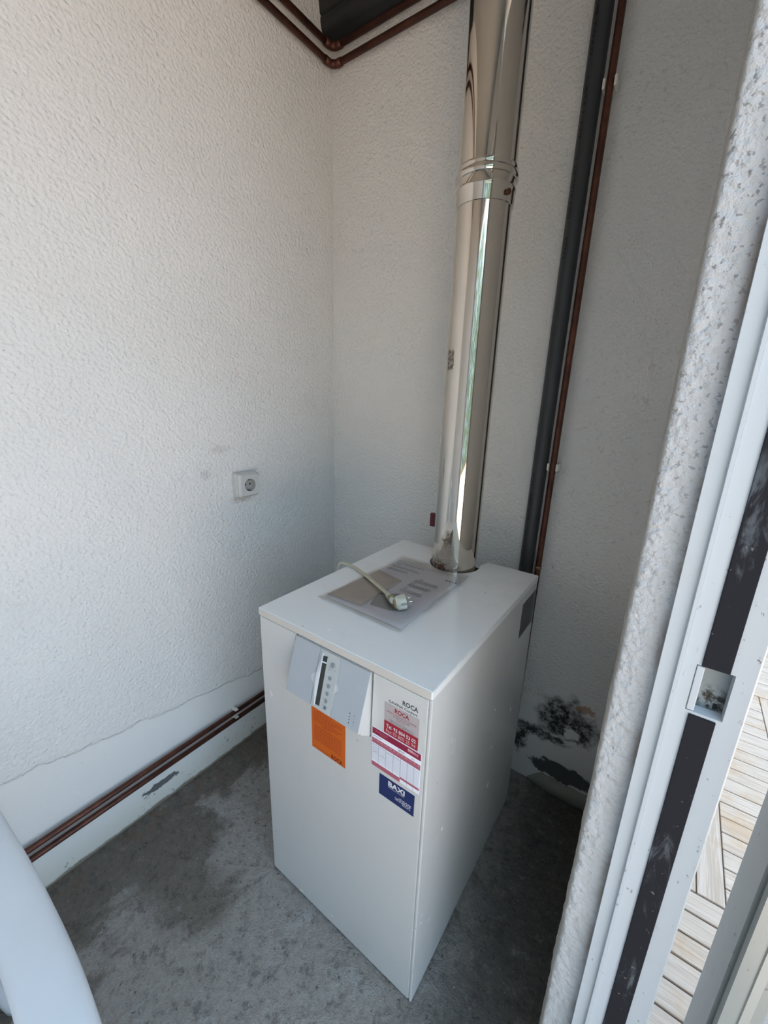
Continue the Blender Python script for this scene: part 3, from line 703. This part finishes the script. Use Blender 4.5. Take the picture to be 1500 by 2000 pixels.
# handwriting: short pen strokes
bm = bmesh.new(); rr = random.Random(3)
def stroke(x0, z0, x1, n=16, h=.0028):
    pts = [(x0 + (x1 - x0) * i / n, z0 + rr.uniform(0, h)) for i in range(n + 1)]
    for i in range(n):
        (a, b), (c, d) = pts[i], pts[i + 1]
        bm.faces.new([bm.verts.new((xx, YF - .0016, zz)) for xx, zz in ((a, b), (c, d), (c, d + .0005), (a, b + .0005))])
for z in (.6640, .6560, .6490, .6440): stroke(.3470, z, .3600, 14, .0034)
for z in (.6640, .6445): stroke(.3640, z, .3780, 14, .0034)
stroke(.3810, .6620, .3950, 10); stroke(.398, .6625, .412, 8)
frombm('handwriting', bm, M_ink, ts)
# navy sticker
ns = rect('navy_sticker', .3652, .5485, .4492, .6010, M_navy, bo, .0004); tag(ns, 'navy blue sticker')
text('lettering', 'BAXI', M_whitep, ns, (.3876, Y1, .5845), XX, ZZ, w=.0395, h=.0120, bold=.035)
text('lettering', 'SERVICIO OFICIAL', M_whitep, ns, (.3880, Y1, .5800), XX, ZZ, w=.038, h=.0026)
rects('printed_lines', words(.4145, .4425, .5688, .0013) + words(.4050, .4070, .5660, .0012) + words(.4085, .4425, .5652, .0013) + words(.4050, .4425, .5616, .0013) + words(.4230, .4425, .5580, .0013), M_whitep, ns, .0006)
# rating plate on the right side panel
rp_ = prism('rating_plate', [(.498, .704), (.6135, .704), (.6135, .808), (.498, .808)], .0006, lambda u, v, w: (BW + w, u, v), M_plate, bo); tag(rp_, 'dark metal rating plate')
bm = bmesh.new()
for i in range(12):
    z = .802 - i * .008
    for x0, zz, x1, z1 in words(.503, .609 - rr.uniform(0, .02), z, .0022): abox(bm, (BW + .0006, x0, zz), (BW + .0008, x1, z1))
frombm('printed_lines', bm, M_ink, rp_)
settle(bo)

# ---------------------------------------------------------------- manual in a plastic sleeve on the lid
ZL = .8502
cs = Vector((.089, .487)), Vector((.323, .478)), Vector((.328, .112)), Vector((.079, .118))
def quad(u, v): # u right, v down
    a = cs[0].lerp(cs[1], u); b = cs[3].lerp(cs[2], u); return a.lerp(b, v)
def sheet(name, u0, v0, u1, v1, z0, amp, mat, par, n=14, th=.0002, seed=0, fnq=None):
    q = fnq or quad; v = []; f = []
    for k in range(n + 1):
        for i in range(n + 1):
            p = q(u0 + (u1 - u0) * i / n, v0 + (v1 - v0) * k / n)
            if mat == M_film: p = p + Vector((mnoise.noise(Vector((p.x * 22, p.y * 22, 9))), mnoise.noise(Vector((p.x * 22, p.y * 22, 4))))) * .006
            h = z0 + amp * (.5 + .5 * mnoise.noise(Vector((p.x * 14, p.y * 14, seed))))
            v.append((p.x, p.y, h))
    for k in range(n):
        for i in range(n): f.append((k * (n + 1) + i, (k + 1) * (n + 1) + i, (k + 1) * (n + 1) + i + 1, k * (n + 1) + i + 1))
    o = fromd(name, v, f, mat, par, True)
    if mat != M_film: md = o.modifiers.new('th', 'SOLIDIFY'); md.thickness = th; md.offset = 1
    return o
mn = thing('instruction_manual', 'instruction papers in a clear plastic sleeve lying on the boiler lid', 'manual', (.2, .3, ZL))
sheet('sheet', .03, .075, .965, .955, ZL + .0008, .0016, M_paper, mn, seed=1)
ps = [Vector((.094, .352)), Vector((.186, .332)), Vector((.190, .152)), Vector((.082, .146))]
sheet('insert_and_shadow', 0, 0, 1, 1, ZL + .0030, .0006, plain('beige_card', (0.74, 0.66, 0.59), .6), mn, 8, seed=2, fnq=lambda u, v: ps[0].lerp(ps[1], u).lerp(ps[3].lerp(ps[2], u), v))
pg = [Vector((.180, .235)), Vector((.240, .268)), Vector((.262, .182)), Vector((.200, .172))]
sheet('insert_and_shadow', 0, 0, 1, 1, ZL + .0032, .0004, plain('plug_shadow_grey', (0.42, 0.42, 0.41), .6), mn, 8, seed=3, fnq=lambda u, v: pg[0].lerp(pg[1], u).lerp(pg[3].lerp(pg[2], u), v))  # grey sheet stands in for the shadow patch near the plug
zt = ZL + .0036
text('lettering', 'BAXI', M_ink, mn, (.279, .4065, zt), (1, 0, 0), (0, 1, 0), w=.033, h=.0085, bold=.02, lift=0)
bm = bmesh.new()
def para(x0, y, x1, n, h=.0016, dy=.0046):
    for k in range(n):
        for a, b, c, d in words(x0, x1 - rr.uniform(0, .012), y - k * dy, h, (.003, .011)): abox(bm, (a, b, zt), (c, d, zt + .00015))
para(.124, .432, .205, 1, .0026); para(.108, .425, .128, 2); para(.104, .408, .200, 3); para(.104, .386, .180, 3)
para(.222, .369, .238, 1, .0026); para(.214, .361, .290, 4); para(.214, .337, .230, 1, .0026); para(.214, .330, .285, 4); para(.214, .300, .226, 1, .0026); para(.212, .292, .282, 4)
frombm('printed_lines', bm, M_inkg, mn)
sheet('plastic_sleeve', 0, 0, 1, 1, ZL + .0044, .0030, M_film, mn, 22, .0002, 4)
settle(mn)

# ---------------------------------------------------------------- power cable with schuko plug
pc = thing('power_cable', 'yellowed power cable with angled two pin plug resting on the plastic sleeve', 'cable', (.24, .22, ZL))
zc = ZL + .0128
pts = spline([(-.030, .300, .62), (-.026, .300, .74), (-.020, .298, .83), (-.010, .300, .862), (.008, .309, .8600), (.034, .310, .8575), (.070, .297, .8575), (.105, .277, zc - .0005), (.145, .257, zc), (.185, .238, zc + .001), (.218, .220, zc + .003)], 6)
otube('cord', pts, .0034, M_cable, pc, 12)
otube('cord', [p + Vector((.0018, .0035, .0012)) for p in pts[20:]], .0024, M_cable, pc, 10)
P0 = Vector((.218, .220, zc + .003)); P1 = Vector((.256, .190, zc + .010))
otube('strain_relief', spline([P0, P0.lerp(P1, .35), P0.lerp(P1, .7), P1], 4), [.0050 + .0030 * i / 12 for i in range(13)], M_plug, pc, 14)
for i in range(4):
    a = P0.lerp(P1, .1 + .2 * i); b = P0.lerp(P1, .16 + .2 * i); otube('ridge', [a, b], .0066 + .0010 * i, M_grime if i > 1 else M_plug, pc, 14)
# plug body: shaped disc, axis along the pins
pa = Vector((.66, .72, .14)).normalized(); pu = Vector((0, 0, 1)); pr = pa.cross(pu).normalized(); pu = pr.cross(pa)
pcn = Vector((.2715, .1975, zc + .0088))
def pf(x, y, z): return pcn + pr * x + pu * y + pa * z
bm = bmesh.new(); prof2 = [(.006, -.014), (.0125, -.0125), (.0165, -.008), (.0182, -.001), (.0182, .011), (.0170, .0125)]
seg = 40; rings = []
for r, z in prof2:
    ring = []
    for i in range(seg):
        a = 2 * math.pi * i / seg; x = r * math.cos(a); y = r * math.sin(a)
        x = max(-.0165, min(.0165, x * 1.0)); y = max(-.0155, min(.0155, y))
        if abs(y) < .0045 and z > -.002 and abs(x) > .014: x = math.copysign(.0140, x)
        ring.append(bm.verts.new(pf(x, y, z)))
    rings.append(ring)
for k in range(len(rings) - 1):
    for i in range(seg): bm.faces.new((rings[k][i], rings[k][(i + 1) % seg], rings[k + 1][(i + 1) % seg], rings[k + 1][i]))
bm.faces.new(rings[0][::-1]); bm.faces.new(rings[-1])
frombm('plug_body', bm, M_plug, pc)
for s in (-1, 1):
    a = pf(s * .0095, .002, .012); otube('pin', [a, a + pa * .017, a + pa * .0185], [.0024, .0024, .0014], M_pin, pc, 12)
    bm = bmesh.new(); addprism(bm, [(-.0022, -.001), (.0022, -.001), (.0022, .012), (-.0022, .012)], .0008, lambda u, v, w: pf(s * (.0142 + w), u + .001, v)); frombm('earth_contact', bm, M_metal, pc)
bm = bmesh.new(); lathe(bm, [(.0085, -.0168), (.0108, -.015), (.0122, -.0128)], pf, 24); frombm('cable_entry', bm, M_grime, pc, True)
settle(pc)

# ---------------------------------------------------------------- wall socket
sk = thing('wall_socket', 'white surface-mounted power socket on the left wall', 'socket', (XL, .297, 1.036))
sy0, sy1, sz0, sz1 = .258, .340, .997, 1.079; sx = XL
def bx_(u0, v0, u1, v1): return [(u0, v0), (u1, v0), (u1, v1), (u0, v1)]
# box: back box, then bevelled cover with round well
box('back_box', (sx + .0005, sy0, sz0), (sx + .022, sy1, sz1), M_sock, sk, .002)
bm = bmesh.new(); cyc, czc = (sy0 + sy1) / 2 + .002, (sz0 + sz1) / 2 - .001; N = 48
def ring(fnr): return [bm.verts.new(fnr(2 * math.pi * i / N)) for i in range(N)]
def sq(a, hw, x):
    c, s = math.cos(a), math.sin(a); k = hw / max(abs(c), abs(s)); k = min(k, hw * 1.33); return (x, cyc + k * c - .002 * 0, czc + k * s)
rg = [ring(lambda a: sq(a, .0405, sx + .0225)), ring(lambda a: sq(a, .0405, sx + .030)), ring(lambda a: sq(a, .0345, sx + .0390)), ring(lambda a: (sx + .0392, cyc + .0215 * math.cos(a), czc + .0215 * math.sin(a)))]
for k in range(3):
    for i in range(N): bm.faces.new((rg[k][i], rg[k][(i + 1) % N], rg[k + 1][(i + 1) % N], rg[k + 1][i]))
bm.faces.new(rg[0]); frombm('cover', bm, M_sock, sk)
bm = bmesh.new()
def ring2(r, x): return [bm.verts.new((x, cyc + r * math.cos(2 * math.pi * i / N), czc + r * math.sin(2 * math.pi * i / N))) for i in range(N)]
r1, r2 = ring2(.0214, sx + .0393), ring2(.0200, sx + .0240)
for i in range(N): bm.faces.new((r1[i], r1[(i + 1) % N], r2[(i + 1) % N], r2[i]))
bm.faces.new(r2); frombm('well', bm, M_sockd, sk)
for s in (-1, 1):
    otube('pin_hole', [(sx + .0241, cyc + s * .0095, czc + .001), (sx + .0246, cyc + s * .0095, czc + .001)], .0032, M_black, sk)
    boxes('earth_spring', [((sx + .0242, cyc - .0035, czc + s * .0180 - .0018), (sx + .0375, cyc + .0035, czc + s * .0180 + .0012))], M_metal, sk)
settle(sk)

# ---------------------------------------------------------------- plastic armchair, its armrest reaches into the picture
ch = thing('plastic_armchair', 'white moulded plastic armchair, its rounded armrest in the lower left foreground', 'chair', (.08, -.78, 0))
def band(name, path, w, th, mat, par, side=(0, 1, 0), crown=.006):
    """flat moulded strip following path; w along side vector, rounded cross-section"""
    bm = bmesh.new(); pth = spline(path, 8); n = len(pth); rings = []; K = 18
    for i, p in enumerate(pth):
        t = (pth[min(i + 1, n - 1)] - pth[max(i - 1, 0)]).normalized(); sd_ = Vector(side) if not callable(side) else side(i / (n - 1)); sd_ = (sd_ - t * sd_.dot(t)).normalized(); nn = sd_.cross(t).normalized()
        ww = w(i / (n - 1)) if callable(w) else w
        rings.append([bm.verts.new(p + sd_ * (ww / 2 * math.copysign(abs(math.cos(a)) ** .75, math.cos(a))) + nn * (th / 2 * math.copysign(abs(math.sin(a)) ** .8, math.sin(a)))) for a in [2 * math.pi * k / K for k in range(K)]])
    for i in range(n - 1):
        for k in range(K): bm.faces.new((rings[i][k], rings[i][(k + 1) % K], rings[i + 1][(k + 1) % K], rings[i + 1][k]))
    bm.faces.new(rings[0][::-1]); bm.faces.new(rings[-1])
    return frombm(name, bm, mat, par, True)
CY = -.795
for s in (1, -1):
    Y = lambda d: CY + s * d
    # armrest, from the backrest forward, slightly bowed outwards
    band('armrest', [(-.205, Y(.215), .700), (-.165, Y(.262), .690), (-.08, Y(.276), .680), (.02, Y(.282), .676), (.14, Y(.2855), .674), (.27, Y(.284), .672), (.37, Y(.276), .664), (.415, Y(.270), .635)], .062, .030, M_chair, ch)
    # front leg continues the armrest down; rear leg
    band('leg', [(.412, Y(.268), .640), (.422, Y(.262), .54), (.405, Y(.252), .43), (.415, Y(.262), .22), (.430, Y(.272), .0)], lambda t: .050, .030, M_chair, ch, (1, 0, 0))
    band('leg', [(-.185, Y(.215), .44), (-.215, Y(.235), .22), (-.25, Y(.262), .0)], lambda t: .052, .030, M_chair, ch, (1, 0, 0))
bm = bmesh.new(); nx, ny = 14, 14; vv = []
for k in range(2):
    for i in range(nx + 1):
        for j in range(ny + 1):
            u = i / nx; v = j / ny; x = -.18 + .60 * u; hw = .215 + .025 * u; y = CY + (v * 2 - 1) * hw
            z = .435 - .020 * math.sin(math.pi * v) - .02 * (1 - u) + .0 - (.02 * max(0, u - .85) / .15) - k * .008
            vv.append(bm.verts.new((x, y, z)))
G = lambda k, i, j: vv[k * (nx + 1) * (ny + 1) + i * (ny + 1) + j]
for i in range(nx):
    for j in range(ny):
        bm.faces.new((G(0, i, j), G(0, i + 1, j), G(0, i + 1, j + 1), G(0, i, j + 1))); bm.faces.new((G(1, i, j), G(1, i, j + 1), G(1, i + 1, j + 1), G(1, i + 1, j)))
for i in range(nx):
    for j in (0, ny): bm.faces.new((G(0, i, j), G(1, i, j), G(1, i + 1, j), G(0, i + 1, j)))
for j in range(ny):
    for i in (0, nx): bm.faces.new((G(0, i, j), G(0, i, j + 1), G(1, i, j + 1), G(1, i, j)))
frombm('seat', bm, M_chair, ch, True)
for k in range(6):
    yy = CY - .155 + k * .062
    band('back_slat', [(-.185, yy, .425), (-.215, yy, .55), (-.235, CY + (yy - CY) * 1.03, .74)], .034, .010, M_chair, ch)
band('top_rail', [(-.215, CY - .235, .690), (-.235, CY - .225, .77), (-.245, CY - .14, .815), (-.248, CY, .83), (-.245, CY + .14, .815), (-.235, CY + .225, .77), (-.215, CY + .235, .690)], .05, .016, M_chair, ch, lambda t: Vector((0, math.copysign(1, t - .5) if t < .14 or t > .86 else 0, 0 if t < .14 or t > .86 else 1)) if False else Vector((0, 0, 1)) if .15 < t < .85 else Vector((1, 0, 0)))
for s in (-1, 1): band('back_post', [(-.185, CY + s * .205, .43), (-.20, CY + s * .215, .57), (-.215, CY + s * .235, .70)], .036, .018, M_chair, ch)
settle(ch)

for o in bpy.data.objects:
    if o.name.split('.')[0] in ('printed_lines', 'title_print', 'header_print', 'header_logo', 'grid_lines', 'rose_bands', 'table_heads', 'handwriting', 'printed_symbols'): o['kind'] = 'stuff'
